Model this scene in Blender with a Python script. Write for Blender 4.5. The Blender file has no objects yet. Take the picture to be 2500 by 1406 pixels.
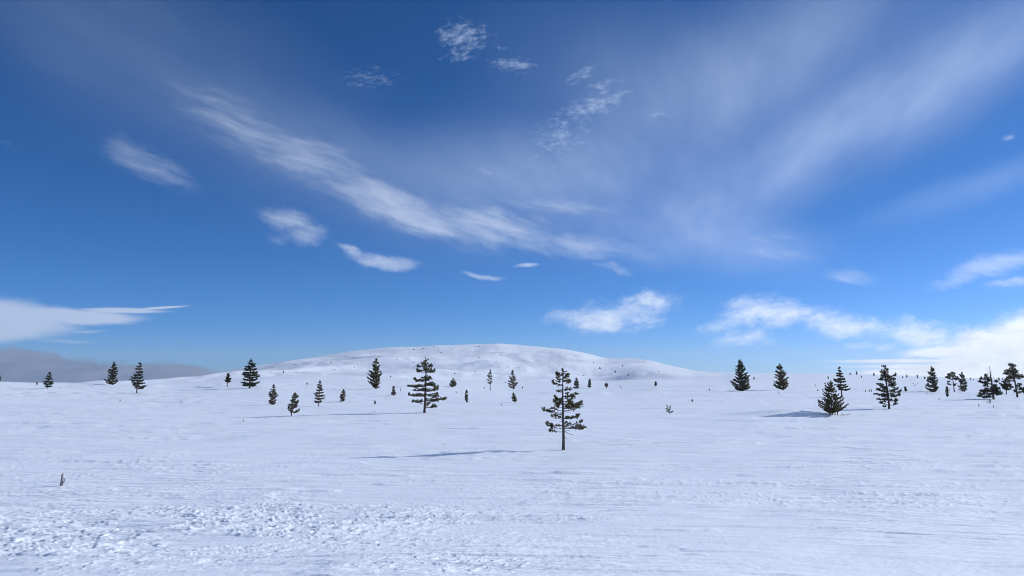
import bpy, math, random
import numpy as np
from mathutils import Vector

random.seed(7)
sc = bpy.context.scene
R = math.radians
col = sc.collection

# ------------------------------------------------------------------ camera
F_PX = 1925.0            # focal length in pixels of the 2500 px wide photograph
PX_CX, PX_CY = 1250.0, 703.0
PITCH = math.atan2(202.0, F_PX)
CAM_Z = 3.2
cam = bpy.data.cameras.new('camera')
camo = bpy.data.objects.new('camera', cam)
col.objects.link(camo)
cam.sensor_width = 36.0
cam.lens = 36.0 * F_PX / 2500.0
cam.clip_end = 20000.0
camo.location = (0, 0, CAM_Z)
camo.rotation_euler = (R(90) + PITCH, 0, 0)
sc.camera = camo

# ------------------------------------------------------------------ light
SUN_AZ, SUN_EL = R(66), R(20.5)      # azimuth clockwise from the viewing direction (+Y)
sun_dir = Vector((math.sin(SUN_AZ) * math.cos(SUN_EL), math.cos(SUN_AZ) * math.cos(SUN_EL), math.sin(SUN_EL)))
sun = bpy.data.lights.new('sun', 'SUN')
sun.energy = 4.65
sun.angle = R(0.53)
sun.color = (1.0, 0.985, 0.965)
suno = bpy.data.objects.new('sun', sun)
col.objects.link(suno)
suno.rotation_euler = sun_dir.to_track_quat('Z', 'Y').to_euler()
suno.location = sun_dir * 50

sc.view_settings.view_transform = 'Standard'
sc.view_settings.look = 'None'
sc.view_settings.exposure = 0.0
sc.view_settings.gamma = 1.0
sc.view_settings.use_curve_mapping = False
sc.cycles.use_denoising = True
sc.cycles.filter_width = 0.95
sc.cycles.use_adaptive_sampling = True
sc.cycles.adaptive_threshold = 0.03
sc.cycles.max_bounces = 4
sc.cycles.diffuse_bounces = 2

# ------------------------------------------------------------------ sky
def px_dir(px, py):
    """direction of a pixel of the photograph, as a world direction"""
    u = (px - PX_CX) / F_PX
    v = -(py - PX_CY) / F_PX
    d = Vector((u, math.cos(PITCH) - v * math.sin(PITCH), math.sin(PITCH) + v * math.cos(PITCH)))
    return d.normalized()

def px_azel(px, py):
    d = px_dir(px, py)
    return math.degrees(math.atan2(d.x, d.y)), math.degrees(math.asin(d.z))

world = bpy.data.worlds.new('World')
sc.world = world
world.use_nodes = True
nt = world.node_tree
NW, LK = nt.nodes.new, nt.links.new

def val(nd_in, v):
    if isinstance(v, (int, float)):
        nd_in.default_value = v
    elif isinstance(v, (tuple, list)):
        nd_in.default_value = v
    else:
        LK(v, nd_in)

def M(op, a, b=None, c=None, clamp=False):
    n = NW('ShaderNodeMath'); n.operation = op; n.use_clamp = clamp
    val(n.inputs[0], a)
    if b is not None: val(n.inputs[1], b)
    if c is not None: val(n.inputs[2], c)
    return n.outputs[0]

def VM(op, a, b=None, out=0, scale=None):
    n = NW('ShaderNodeVectorMath'); n.operation = op
    val(n.inputs[0], a)
    if b is not None: val(n.inputs[1], b)
    if scale is not None: val(n.inputs['Scale'], scale)
    return n.outputs[out]

def SS(x, lo, hi, a=0.0, b=1.0):
    n = NW('ShaderNodeMapRange'); n.interpolation_type = 'SMOOTHSTEP'
    val(n.inputs[0], x); val(n.inputs[1], lo); val(n.inputs[2], hi); val(n.inputs[3], a); val(n.inputs[4], b)
    return n.outputs[0]

def NOISE(vec, scale, detail=4, rough=0.55, dist=0.0, lac=2.0):
    n = NW('ShaderNodeTexNoise'); n.noise_dimensions = '3D'
    LK(vec, n.inputs['Vector'])
    n.inputs['Scale'].default_value = scale
    n.inputs['Detail'].default_value = detail
    n.inputs['Roughness'].default_value = rough
    n.inputs['Lacunarity'].default_value = lac
    n.inputs['Distortion'].default_value = dist
    return n

def MIXC(f, a, b):
    n = NW('ShaderNodeMix'); n.data_type = 'RGBA'
    val(n.inputs[0], f)
    for s, v in ((n.inputs[6], a), (n.inputs[7], b)):
        if isinstance(v, tuple): s.default_value = (*v, 1.0) if len(v) == 3 else v
        else: LK(v, s)
    return n.outputs[2]

sky = NW('ShaderNodeTexSky')
sky.sky_type = 'NISHITA'
sky.sun_disc = False
sky.sun_elevation = SUN_EL
sky.sun_rotation = SUN_AZ
sky.altitude = 3000
sky.air_density = 0.7
sky.dust_density = 2.0
sky.ozone_density = 3.0
SKY_STRENGTH = 0.1
# the camera's rendering of the blue: the same contrast curve over the whole sky
ssep = NW('ShaderNodeSeparateXYZ'); LK(VM('SCALE', sky.outputs[0], scale=SKY_STRENGTH), ssep.inputs[0])
scmb = NW('ShaderNodeCombineXYZ')
for i, (g_, k_) in enumerate(((1.30, 0.56), (1.02, 0.775), (1.02, 1.19))):
    LK(M('MULTIPLY', M('POWER', ssep.outputs[i], g_), k_ / SKY_STRENGTH), scmb.inputs[i])
clear = scmb.outputs[0]

tc = NW('ShaderNodeTexCoord')
D = VM('NORMALIZE', tc.outputs['Generated'])
sp = NW('ShaderNodeSeparateXYZ'); LK(D, sp.inputs[0])
dx, dy, dz = sp.outputs
az = M('MULTIPLY', M('ARCTAN2', dx, dy), 57.29578)
el = M('MULTIPLY', M('ARCSINE', dz), 57.29578)
cb = NW('ShaderNodeCombineXYZ'); LK(az, cb.inputs[0]); LK(el, cb.inputs[1]); cb.inputs[2].default_value = 1.0
AE = cb.outputs[0]
# the cirrus deck: a plane high above the ground, seen in perspective
zz = M('ADD', M('MAXIMUM', dz, 0.0), 0.09)
cp = NW('ShaderNodeCombineXYZ'); LK(M('DIVIDE', dx, zz), cp.inputs[0]); LK(M('DIVIDE', dy, zz), cp.inputs[1])
DECK = cp.outputs[0]
def dotc(v):
    return VM('DOT_PRODUCT', DECK, v, out=1)
cf = NW('ShaderNodeCombineXYZ')
LK(dotc((3.0 * math.cos(R(14)), -3.0 * math.sin(R(14)), 0)), cf.inputs[0]); LK(dotc((0.8 * math.sin(R(14)), 0.8 * math.cos(R(14)), 0)), cf.inputs[1])
FIB = cf.outputs[0]
# wobble of the outlines
wn = NOISE(AE, 0.10, 1, 0.5)
wob = VM('MULTIPLY', VM('SUBTRACT', wn.outputs['Color'], (0.5, 0.5, 0.5)), (5.0, 5.0, 0.0))
wn2 = NOISE(AE, 0.45, 4, 0.6)
wob2 = VM('MULTIPLY', VM('SUBTRACT', wn2.outputs['Color'], (0.5, 0.5, 0.5)), (1.3, 1.3, 0.0))
AEV = VM('ADD', AE, VM('SCALE', wob, scale=0.5))
AEW = VM('ADD', VM('ADD', AE, VM('SCALE', wob, scale=0.5)), wob2)
AEW2 = VM('ADD', AE, VM('SCALE', VM('ADD', wob, wob2), scale=0.35))

DEG = math.degrees(1.0 / F_PX)
def blob(px, py, hl, hw, rot, w=1.0, vec=None, soft=0.0):
    """an elongated cloud patch: 1 in its middle, 0 at its rim"""
    a, e = px_azel(px, py)
    u = (px - PX_CX) / F_PX
    k = 1.0 / math.sqrt(1 + u * u)
    cr, sr = math.cos(R(rot)), math.sin(R(rot))
    L, W = hl * DEG * k * k, hw * DEG * k
    v = vec if vec is not None else AEW                      # its third component is 1
    x_ = VM('DOT_PRODUCT', v, (cr / L, sr / L, -(a * cr + e * sr) / L), out=1)
    y_ = VM('DOT_PRODUCT', v, (-sr / W, cr / W, -(-a * sr + e * cr) / W), out=1)
    l = M('SQRT', M('MULTIPLY_ADD', x_, x_, M('MULTIPLY', y_, y_)))
    return SS(l, soft, 1.35, w, 0.0)

def total(blobs):
    t = blobs[0]
    for b in blobs[1:]:
        t = M('ADD', t, b)
    return t

def peak(blobs):
    t = blobs[0]
    for b in blobs[1:]:
        t = M('MAXIMUM', t, b)
    return t

def along(vec, rot, sx, sy):
    cr, sr = math.cos(R(rot)), math.sin(R(rot))
    n = NW('ShaderNodeCombineXYZ')
    LK(VM('DOT_PRODUCT', vec, (cr * sx, sr * sx, 0), out=1), n.inputs[0])
    LK(VM('DOT_PRODUCT', vec, (-sr * sy, cr * sy, 0), out=1), n.inputs[1])
    return n.outputs[0]
n_fib = NOISE(FIB, 1.5, 5, 0.58).outputs[0]
n_big = NOISE(FIB, 0.35, 1, 0.5).outputs[0]
n_hor = NOISE(along(AEW2, 3, 0.20, 1.1), 1.0, 4, 0.6).outputs[0]
n_str = NOISE(along(AEW2, -16, 0.28, 1.4), 1.0, 6, 0.62).outputs[0]
n_puf = NOISE(along(AEW2, 8, 0.32, 0.62), 1.0, 7, 0.68).outputs[0]
n_flk = NOISE(along(AEW2, 6, 1.2, 2.8), 1.0, 4, 0.7).outputs[0]

# thin high veils
veil = total([blob(*q, AEV) for q in (
    (470, 210, 720, 230, -24, 0.095), (200, 40, 400, 180, -25, 0.05), (820, 400, 420, 120, -24, 0.11),
    (1650, 330, 760, 260, 14, 0.15), (2080, 335, 680, 110, 23, 0.16), (2060, 360, 560, 40, 23, 0.07), (2350, 140, 460, 130, 20, 0.14), (1750, 230, 600, 120, 20, 0.08),
    (1300, 430, 400, 120, -6, 0.16), (1720, 590, 300, 85, -8, 0.22),
    (2380, 470, 320, 45, 14, 0.10), (1500, 110, 360, 130, 0, 0.07), (1850, 90, 520, 130, 20, 0.10))])
veil = M('MULTIPLY', veil, SS(M('ADD', M('MULTIPLY', n_fib, 0.5), M('MULTIPLY', n_big, 0.6)), 0.3, 0.8, 0.48, 1.5))
# fibrous streaks
streak_m = peak([
    blob(600, 320, 260, 85, -30, 0.52), blob(760, 405, 240, 70, -25, 0.66), blob(980, 520, 270, 60, -19, 1.0), blob(1200, 560, 280, 66, -11, 0.80),
    blob(1430, 605, 230, 40, -9, 0.62), blob(1060, 560, 110, 32, -20, 1.0),
    blob(365, 412, 170, 52, -24, 0.66), blob(705, 538, 90, 36, -14, 1.0), blob(750, 572, 70, 34, -4, 0.85), blob(690, 585, 60, 26, 10, 0.4), blob(950, 645, 100, 22, -10, 1.15), blob(870, 618, 60, 13, -24, 0.95),
    blob(1180, 674, 66, 9, -5, 0.9, AEW2), blob(1290, 650, 42, 6, 3, 0.95, AEW2), blob(2440, 650, 170, 36, 6, 0.8), blob(2340, 675, 120, 24, 2, 0.7), blob(2480, 690, 110, 14, 4, .7), blob(2060, 672, 95, 22, -6, 0.65, AEW2),
    blob(1370, 505, 220, 28, -4, 0.45), blob(1500, 655, 80, 12, -14, 0.55), blob(1880, 600, 150, 60, -10, 0.42),
])
streak = M('MULTIPLY', SS(M('ADD', streak_m, M('MULTIPLY', M('SUBTRACT', n_str, 0.5), 1.25)), 0.06, 1.42), 0.62)
streak = M('MULTIPLY', streak, SS(streak_m, 0.0, 0.45))
# smooth bank of cloud on the left
left_m = peak([blob(-40, 775, 300, 62, 3, 1.2, AEW2), blob(180, 757, 230, 27, -1, 1.0, AEW2), blob(395, 750, 85, 4.5, 6, 0.9, AE), blob(300, 757, 140, 9, 1, 0.9, AE),
               blob(170, 822, 130, 9, 3, 0.4, AEW2), blob(220, 795, 90, 8, 2, 0.45, AEW2)])
left = M('MULTIPLY', SS(M('ADD', left_m, M('MULTIPLY', M('SUBTRACT', n_hor, 0.5), 0.55)), 0.15, 0.75), 0.78)
# puffy low clouds
puff_m = peak([blob(1480, 765, 185, 52, 8, 0.95), blob(1590, 722, 105, 30, 2, 0.85), blob(1880, 765, 150, 48, -2, 1.0), blob(2050, 785, 190, 36, -6, 1.0), blob(2260, 800, 150, 44, -10, 1.0),
               blob(1810, 838, 110, 36, 4, 0.72), blob(1760, 800, 80, 30, 10, 0.55), blob(2110, 830, 100, 18, -2, 0.7)])
puff = M('MULTIPLY', SS(M('ADD', puff_m, M('MULTIPLY', M('SUBTRACT', n_puf, 0.5), 2.5)), 0.08, 1.45), 0.88)
puff = M('MULTIPLY', puff, SS(puff_m, 0.02, 0.3))
# bright low bank on the right, under the sun
fog_m = peak([blob(2540, 835, 340, 98, 13, 1.4), blob(2400, 820, 150, 40, 8, 0.9), blob(2420, 905, 420, 42, 3, 1.3, AEW2), blob(2190, 880, 215, 7, 0, 1.0, AE), blob(2250, 893, 250, 9, 0, 0.9, AE), blob(2320, 850, 170, 18, 2, 1.0, AEW2),
              blob(2750, 870, 600, 100, 8, 1.4, AEW2), blob(2200, 908, 170, 14, 0, .9, AE)])
fog = M('MULTIPLY', SS(M('ADD', fog_m, M('MULTIPLY', M('SUBTRACT', M('ADD', M('MULTIPLY', n_puf, 0.6), M('MULTIPLY', n_hor, 0.4)), 0.5), 0.9)), 0.12, 0.85), 0.97)
# flecks of cirrocumulus
fleck_m = peak([blob(1125, 105, 95, 48, -2, 0.95, AEW2), blob(1110, 150, 60, 18, 0, 0.8, AEW2), blob(1250, 165, 85, 22, 4, 0.85, AEW2), blob(1230, 128, 40, 6, 0, .7, AEW2), blob(905, 188, 110, 42, 0, 0.6, AEW2),
                blob(1420, 180, 54, 24, 22, 0.85, AEW2), blob(1470, 206, 64, 13, 8, 0.85, AEW2), blob(1440, 258, 125, 34, 16, 0.9, AEW2), blob(1365, 330, 105, 70, 10, 0.66, AEW2),
                blob(1605, 278, 46, 11, -6, 0.7, AEW2), blob(2462, 345, 22, 12, 0, 0.8, AEW2), blob(2425, 390, 20, 14, 0, 0.6, AEW2), blob(1190, 415, 60, 9, -20, 0.7, AEW2), blob(30, 345, 70, 12, -25, 0.5, AEW2)])
fleck = M('MULTIPLY', SS(M('ADD', fleck_m, M('MULTIPLY', M('SUBTRACT', n_flk, 0.5), 2.6)), 0.3, 1.6), 0.48)
fleck = M('MULTIPLY', fleck, SS(fleck_m, 0.02, 0.3))
# grey shaded bank low on the left
bank_m = peak([blob(60, 935, 600, 98, -3, 1.3, AEW2), blob(-300, 930, 700, 100, 0, 1.3, AEW2), blob(400, 935, 220, 62, -10, 1.1, AEW2)])
bank = M('MULTIPLY', SS(M('ADD', bank_m, M('MULTIPLY', M('SUBTRACT', n_puf, 0.5), 1.3)), 0.28, 0.62), 0.94)
# cirrus goes on over the unseen sky, thickened to lighten the shadows
far_az = SS(M('ABSOLUTE', az), 34.0, 50.0)
rest = M('MULTIPLY', M('MULTIPLY', SS(M('ADD', M('MULTIPLY', n_fib, 0.5), M('MULTIPLY', n_big, 0.6)), 0.40, 0.80), SS(el, 2.0, 12.0)), M('MAXIMUM', M('MULTIPLY', far_az, 0.95), SS(el, 27.0, 42.0, 0.0, 0.92)))

# sunlit cloud is brighter towards the sun
cosg = VM('DOT_PRODUCT', D, tuple(sun_dir), out=1)
lit = SS(cosg, -0.2, 1.0, 0.0, 1.0)
S = 1.0 / SKY_STRENGTH
def sc3(c, k=S): return tuple(x * k for x in c)
cirrus_c = MIXC(lit, sc3((0.36, 0.46, 0.70)), sc3((0.80, 0.95, 1.25)))
cloud_c = MIXC(lit, sc3((0.52, 0.62, 0.82)), sc3((1.0, 1.08, 1.2)))
bank_c = MIXC(SS(M('ADD', M('MULTIPLY', n_hor, 0.45), M('MULTIPLY', n_puf, 0.55)), 0.38, 0.62), sc3((0.085, 0.15, 0.305)), sc3((0.20, 0.25, 0.395)))

c = MIXC(veil, clear, cirrus_c)
c = MIXC(rest, c, cirrus_c)
c = MIXC(fleck, c, cirrus_c)
c = MIXC(streak, c, cloud_c)
c = MIXC(left, c, cloud_c)
c = MIXC(puff, c, cloud_c)
c = MIXC(fog, c, VM('SCALE', cloud_c, scale=SS(n_puf, 0.3, 0.7, 0.84, 1.06)))
c = MIXC(bank, c, bank_c)
bg = nt.nodes['Background']
LK(c, bg.inputs[0])
bg.inputs[1].default_value = SKY_STRENGTH
world.cycles.sampling_method = 'MANUAL'
world.cycles.sample_map_resolution = 512

# ------------------------------------------------------------------ numpy noise
_perm = np.random.RandomState(11).permutation(4096).astype(np.int64)
def _h(ix, iy, s):
    return _perm[(_perm[(ix + s * 131) & 4095] + iy) & 4095]
def noise2(x, y, s=0):
    x = np.asarray(x, float); y = np.asarray(y, float)
    ix = np.floor(x).astype(np.int64); iy = np.floor(y).astype(np.int64)
    fx = x - ix; fy = y - iy
    def g(ax, ay, rx, ry):
        a = _h(ax, ay, s) * (2 * math.pi / 4096.0)
        return np.cos(a) * rx + np.sin(a) * ry
    u = fx * fx * fx * (fx * (fx * 6 - 15) + 10); v = fy * fy * fy * (fy * (fy * 6 - 15) + 10)
    a = g(ix, iy, fx, fy); b = g(ix + 1, iy, fx - 1, fy)
    c_ = g(ix, iy + 1, fx, fy - 1); d = g(ix + 1, iy + 1, fx - 1, fy - 1)
    return ((a + (b - a) * u) + ((c_ + (d - c_) * u) - (a + (b - a) * u)) * v) * 1.5
def fbm(x, y, o=3, s=0, g=0.5):
    t = 0.0; a = 1.0
    for i in range(o):
        t = t + a * noise2(x * 2.03 ** i, y * 2.03 ** i, s + i); a *= g
    return t
def sstep(x, lo, hi):
    t = np.clip((x - lo) / (hi - lo), 0, 1)
    return t * t * (3 - 2 * t)

# ------------------------------------------------------------------ terrain
def px_az(px):
    return math.atan2((px - PX_CX) / F_PX, math.cos(PITCH) - (-202.0 / F_PX) * math.sin(PITCH))
SIL = [(-2500, 960), (0, 962), (300, 952), (410, 940), (470, 927), (520, 915), (600, 897), (700, 881), (800, 867), (870, 856), (950, 849), (1030, 846.5), (1060, 842), (1140, 839), (1230, 838.5),
       (1300, 843), (1370, 850), (1420, 860), (1475, 872.5), (1530, 874), (1580, 877), (1640, 890), (1690, 901), (1760, 908), (1850, 910), (2000, 910), (2150, 914), (2300, 919), (2400, 922), (2500, 924), (2700, 924), (4000, 922)]
CREST = [(-2500, 932), (0, 930.5), (100, 934), (300, 936), (420, 938), (640, 933), (800, 936), (1000, 938), (1110, 944), (1250, 949), (1500, 948), (1600, 945), (1750, 944), (4000, 944)]
RIDGE_D = [(-2500, 2200), (430, 2000), (900, 2150), (1250, 2200), (1450, 1900), (1560, 1550), (1700, 1150), (1800, 900), (2100, 820), (2500, 700), (4000, 700)]
sil_a = np.array([px_az(p) for p, _ in SIL]); sil_v = np.array([(905.0 - y) / F_PX for _, y in SIL])
cre_a = np.array([px_az(p) for p, _ in CREST]); cre_v = np.array([(905.0 - y) / F_PX for _, y in CREST])
rid_a = np.array([px_az(p) for p, _ in RIDGE_D]); rid_v = np.array([v for _, v in RIDGE_D], float)
A_MERGE0, A_MERGE1 = px_az(1480), px_az(1780)
DC = 200.0

def smooth_interp(a, xs, ys):
    w = 0.006
    return (np.interp(a - w, xs, ys) + 2 * np.interp(a, xs, ys) + np.interp(a + w, xs, ys)) / 4

def height(x, y):
    x = np.asarray(x, float); y = np.asarray(y, float)
    d = np.hypot(x, y) + 1e-6
    a = np.arctan2(x, y)
    front = sstep(np.cos(a), 0.15, 0.6)                      # the shaped country lies ahead
    # gentle knoll the viewer stands on
    z = 1.5 * np.exp(-(d / 13.0) ** 1.6)
    cosa = np.maximum(np.cos(a), 0.3)
    dist_c = d * cosa                                         # depth along the view
    cv = smooth_interp(a, cre_a, cre_v); sv = smooth_interp(a, sil_a, sil_v); rd = smooth_interp(a, rid_a, rid_v)
    merge = sstep(a, A_MERGE0, A_MERGE1)
    # plain up to the crest
    zc = CAM_Z + cv * DC
    z = z + front * zc * sstep(dist_c, 55, DC) * 1.0
    # beyond: a shallow hidden dip, then the fell rising to its ridge
    t = np.clip((dist_c - DC) / (rd - DC), 0, 1)
    alpha = cv + (sv - cv) * (0.55 * t + 0.45 * t * t * (3 - 2 * t))
    zf = CAM_Z + alpha * dist_c
    dip = (1 - merge) * 2.6 * sstep(dist_c, DC, DC + 40) * (1 - sstep(dist_c, DC + 60, 480))
    zf = zf - dip
    zf = zf - 0.10 * np.maximum(dist_c - rd, 0) * sstep(dist_c, rd, rd + 250)
    far = sstep(dist_c, DC - 1, DC + 1)
    zfar = z * (1 - far * front) + zf * far * front
    # broad relief, growing with distance
    fell = front * sstep(dist_c, 420, 900) * (1 - 0.75 * merge)
    wx = x + 40 * noise2(x / 160, y / 160, 5); wy = y + 40 * noise2(x / 160 + 9, y / 160, 6)
    rel = 12.0 * fbm(wx / 190, wy / 320, 2, 20) + 3.4 * np.abs(fbm(wx / 85, wy / 140, 2, 24)) + 0.85 * fbm(x / 24, y / 40, 3, 28)
    near_ridge = 1 - 0.6 * sstep(t, 0.75, 1.0)
    zfar = zfar + fell * rel * near_ridge * 0.75
    mid = sstep(d, 45, 140) * (1 - sstep(d, 500, 1200) * front)
    zfar = zfar + mid * (0.16 * fbm(x / 34, y / 21, 3, 40)) * (1 - 0.6 * sstep(np.abs(dist_c - DC), 40, 0) * (1 - merge))
    return zfar + snow_detail(x, y, d)

WIND = R(42)
cw, sw = math.cos(WIND), math.sin(WIND)
def gauss(x, y, cx, cy, rx, ry):
    return np.exp(-(((x - cx) / rx) ** 2 + ((y - cy) / ry) ** 2))
def snow_detail(x, y, d):
    """wind-worked snow: drifts, slab edges and sastrugi, finer ones only where they can be seen"""
    out = np.zeros_like(x)
    m = d < 520
    if not np.any(m):
        return out
    X = x[m]; Y = y[m]; dd = d[m]
    wxx = X + 0.22 * noise2(X / 2.6, Y / 2.6, 50); wyy = Y + 0.22 * noise2(X / 2.6, Y / 2.6, 51)
    u = wxx * sw + wyy * cw          # along the wind
    v = wxx * cw - wyy * sw          # across it
    f200 = 1 - sstep(dd, 250, 520)
    h = 0.032 * fbm(u / 9, v / 3.2, 3, 52) * f200
    h += 0.024 * fbm(X / 6.5, Y / 1.5, 3, 55) * f200 * (0.5 + 0.5 * sstep(dd, 10, 30))
    # long cross streaks far out
    h += 0.070 * fbm(X / 15, Y / 4.0, 4, 58) * sstep(dd, 30, 90) * f200
    # rough patches
    pm = fbm(X / 12 + 3.3, Y / 5.0, 3, 60)
    rough = sstep(pm, 0.16, 0.5) * 0.4 * sstep(dd, 12, 22)
    rough = np.maximum(rough, 1.0 * np.clip(gauss(X, Y, -6.6, 14.8, 6.0, 3.8) * 1.4, 0, 1) * sstep(fbm(X / 3, Y / 2.2, 2, 66), -0.5, -0.1))
    rough = np.maximum(rough, 0.9 * np.clip(gauss(X, Y, -4.9, 8.6, 1.3, 0.9) * 1.6, 0, 1))
    rough = np.maximum(rough, 0.5 * np.clip(gauss(X, Y, 6.5, 20.5, 7.0, 3.4) * 1.4, 0, 1) * sstep(fbm(X / 4, Y / 2, 2, 67), -0.4, 0.1))
    rough = np.maximum(rough, 0.7 * np.clip(gauss(X, Y, -13, 27, 7, 4) * 1.4, 0, 1) * sstep(fbm(X / 4, Y / 2, 2, 68), -0.3, 0.2))
    rough = np.maximum(rough, 0.55 * np.clip(gauss(X, Y, -1.0, 10.4, 1.5, 0.8) * 1.3, 0, 1))
    s1 = noise2(u / 0.38, v / 0.135, 70) + 0.45 * noise2(u / 0.18, v / 0.065, 71)
    s2 = noise2(u / 0.95, v / 0.42, 72) + 0.45 * noise2(u / 0.42, v / 0.18, 73)
    fine = 1 - sstep(dd, 24, 60)
    med = 1 - sstep(dd, 45, 130)
    h += rough * 0.025 * sstep(s1, 0.20, 0.31 + 0.0004 * dd * dd) * fine
    h += rough * 0.016 * sstep(s2, 0.18, 0.31 + 0.00012 * dd * dd) * med
    # larger, flatter teeth stand in for the same texture farther out
    s3 = noise2(u / 2.4, v / 0.9, 74) + 0.4 * noise2(u / 1.1, v / 0.45, 75)
    h += rough * 0.026 * sstep(s3, 0.12, 0.45) * sstep(dd, 22, 50) * f200
    # low wind-cut ledges lying across the view, coarser ones farther out
    for kk, (Ly, d0, d1, d2, d3) in enumerate(((0.42, 0, 0, 18, 34), (0.95, 12, 22, 40, 70), (2.2, 34, 60, 95, 150), (5.0, 80, 130, 260, 420))):
        wn_ = (sstep(dd, d0 - 1e-3, d1) if d1 else 1.0) * (1 - sstep(dd, d2, d3))
        pt = sstep(noise2(X / (9 * Ly) + 7.7 * kk, Y / (4 * Ly), 100 + kk), -0.25, 0.35)
        nn = noise2(X / (4.6 * Ly) + 0.25 * noise2(X / Ly, Y / Ly, 110 + kk), Y / Ly, 104 + kk) + 0.18 * noise2(X / (2.0 * Ly), Y / (0.5 * Ly), 114 + kk)
        h += 0.050 * Ly * sstep(nn, 0.20, 0.52) * pt * wn_
    # edges of wind slab: long low steps
    e1 = fbm(X / 5.2 + 1.7, Y / 1.1, 3, 80, 0.30)
    h += 0.016 * sstep(e1, 0.22, 0.26 + 0.0003 * dd * dd) * (1 - sstep(dd, 40, 110)) * sstep(noise2(X / 4, Y / 3, 84), -0.15, 0.25)
    e2 = fbm(X / 12 + 5.2, Y / 3.0, 3, 86, 0.30)
    h += 0.022 * sstep(e2, 0.24, 0.29 + 0.00008 * dd * dd) * (1 - sstep(dd, 90, 200))
    # fine wind ripple
    h += 0.0028 * fbm(u / 0.6, v / 0.12, 2, 90) * (1 - sstep(dd, 10, 24))
    # wind scoop beside the bushy spruce: a bank falling towards the viewer along its shadow
    sx, sy = X - 23.6, Y - 58.3
    al = -sx * 0.91 - sy * 0.41; nn = -sx * 0.41 + sy * 0.91
    h += 0.42 * np.exp(-((al - 3.2) / 3.4) ** 2) * sstep(nn, -1.3, 1.0) * (1 - sstep(nn, 1.6, 7.0))
    out[m] = h
    return out

def build_mesh_grid(name, xs, ys, zs, wrap):
    nr, nc = xs.shape
    me = bpy.data.meshes.new(name)
    co = np.stack([xs, ys, zs], -1).reshape(-1, 3)
    i = np.arange(nr - 1)[:, None]; ncf = nc if wrap else nc - 1
    j = np.arange(ncf)[None, :]; j2 = (j + 1) % nc
    q = np.stack(np.broadcast_arrays(i * nc + j, (i + 1) * nc + j, (i + 1) * nc + j2, i * nc + j2), -1).reshape(-1, 4)
    nf = len(q)
    me.vertices.add(len(co)); me.vertices.foreach_set('co', co.astype(np.float32).ravel())
    me.loops.add(nf * 4); me.loops.foreach_set('vertex_index', q[:, ::-1].astype(np.int32).ravel())
    me.polygons.add(nf)
    me.polygons.foreach_set('loop_start', (np.arange(nf) * 4).astype(np.int32))
    me.polygons.foreach_set('loop_total', np.full(nf, 4, np.int32))
    me.polygons.foreach_set('use_smooth', np.ones(nf, bool))
    me.update(calc_edges=True)
    return me

rows = [0.4, 1.0, 1.8, 2.6, 3.4, 4.2, 5.0, 5.6]
d = 6.0
while d < 3400:
    rows.append(d)
    hh = CAM_Z - 1.5 * math.exp(-(d / 13.0) ** 1.6)
    d += min(max(0.6 * d * d / (hh * 788.0), 0.012), 0.0125 * d)
rows = np.array(rows)
fine_az = np.arange(-37.0, 37.001, 0.072)
out_az = np.concatenate([np.arange(37.6, 60, 0.9), np.arange(60, 300, 3.0), np.arange(300, 323, 0.9)])
azs = np.radians(np.concatenate([fine_az, out_az]))
dd_, aa_ = np.meshgrid(rows, azs, indexing='ij')
gx = dd_ * np.sin(aa_); gy = dd_ * np.cos(aa_)
gz = height(gx, gy)

def nodes_of(mat):
    mat.use_nodes = True
    t = mat.node_tree
    return t, t.nodes, t.links, t.nodes['Principled BSDF']

snow = bpy.data.materials.new('snow')
t_, n_, l_, bs = nodes_of(snow)
bs.inputs['Roughness'].default_value = 0.62
bs.inputs['IOR'].default_value = 1.31
bs.inputs['Specular IOR Level'].default_value = 0.5
geo = n_.new('ShaderNodeNewGeometry')
nz = n_.new('ShaderNodeTexNoise'); nz.inputs['Scale'].default_value = 0.12; nz.inputs['Detail'].default_value = 5
l_.new(geo.outputs['Position'], nz.inputs['Vector'])
rmp = n_.new('ShaderNodeValToRGB')
rmp.color_ramp.elements[0].position = 0.3; rmp.color_ramp.elements[0].color = (0.79, 0.845, 0.915, 1)
rmp.color_ramp.elements[1].position = 0.7; rmp.color_ramp.elements[1].color = (0.83, 0.88, 0.945, 1)
l_.new(nz.outputs[0], rmp.inputs[0]); l_.new(rmp.outputs[0], bs.inputs['Base Color'])
mpb = n_.new('ShaderNodeMapping'); mpb.inputs['Rotation'].default_value = (0, 0, WIND); mpb.inputs['Scale'].default_value = (3.0, 1.0, 1.0)
l_.new(geo.outputs['Position'], mpb.inputs[0])
nb = n_.new('ShaderNodeTexNoise'); nb.inputs['Scale'].default_value = 4.0; nb.inputs['Detail'].default_value = 6; nb.inputs['Roughness'].default_value = 0.6
l_.new(mpb.outputs[0], nb.inputs['Vector'])
bump = n_.new('ShaderNodeBump'); bump.inputs['Strength'].default_value = 0.5; bump.inputs['Distance'].default_value = 0.02
l_.new(nb.outputs[0], bump.inputs['Height'])
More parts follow.
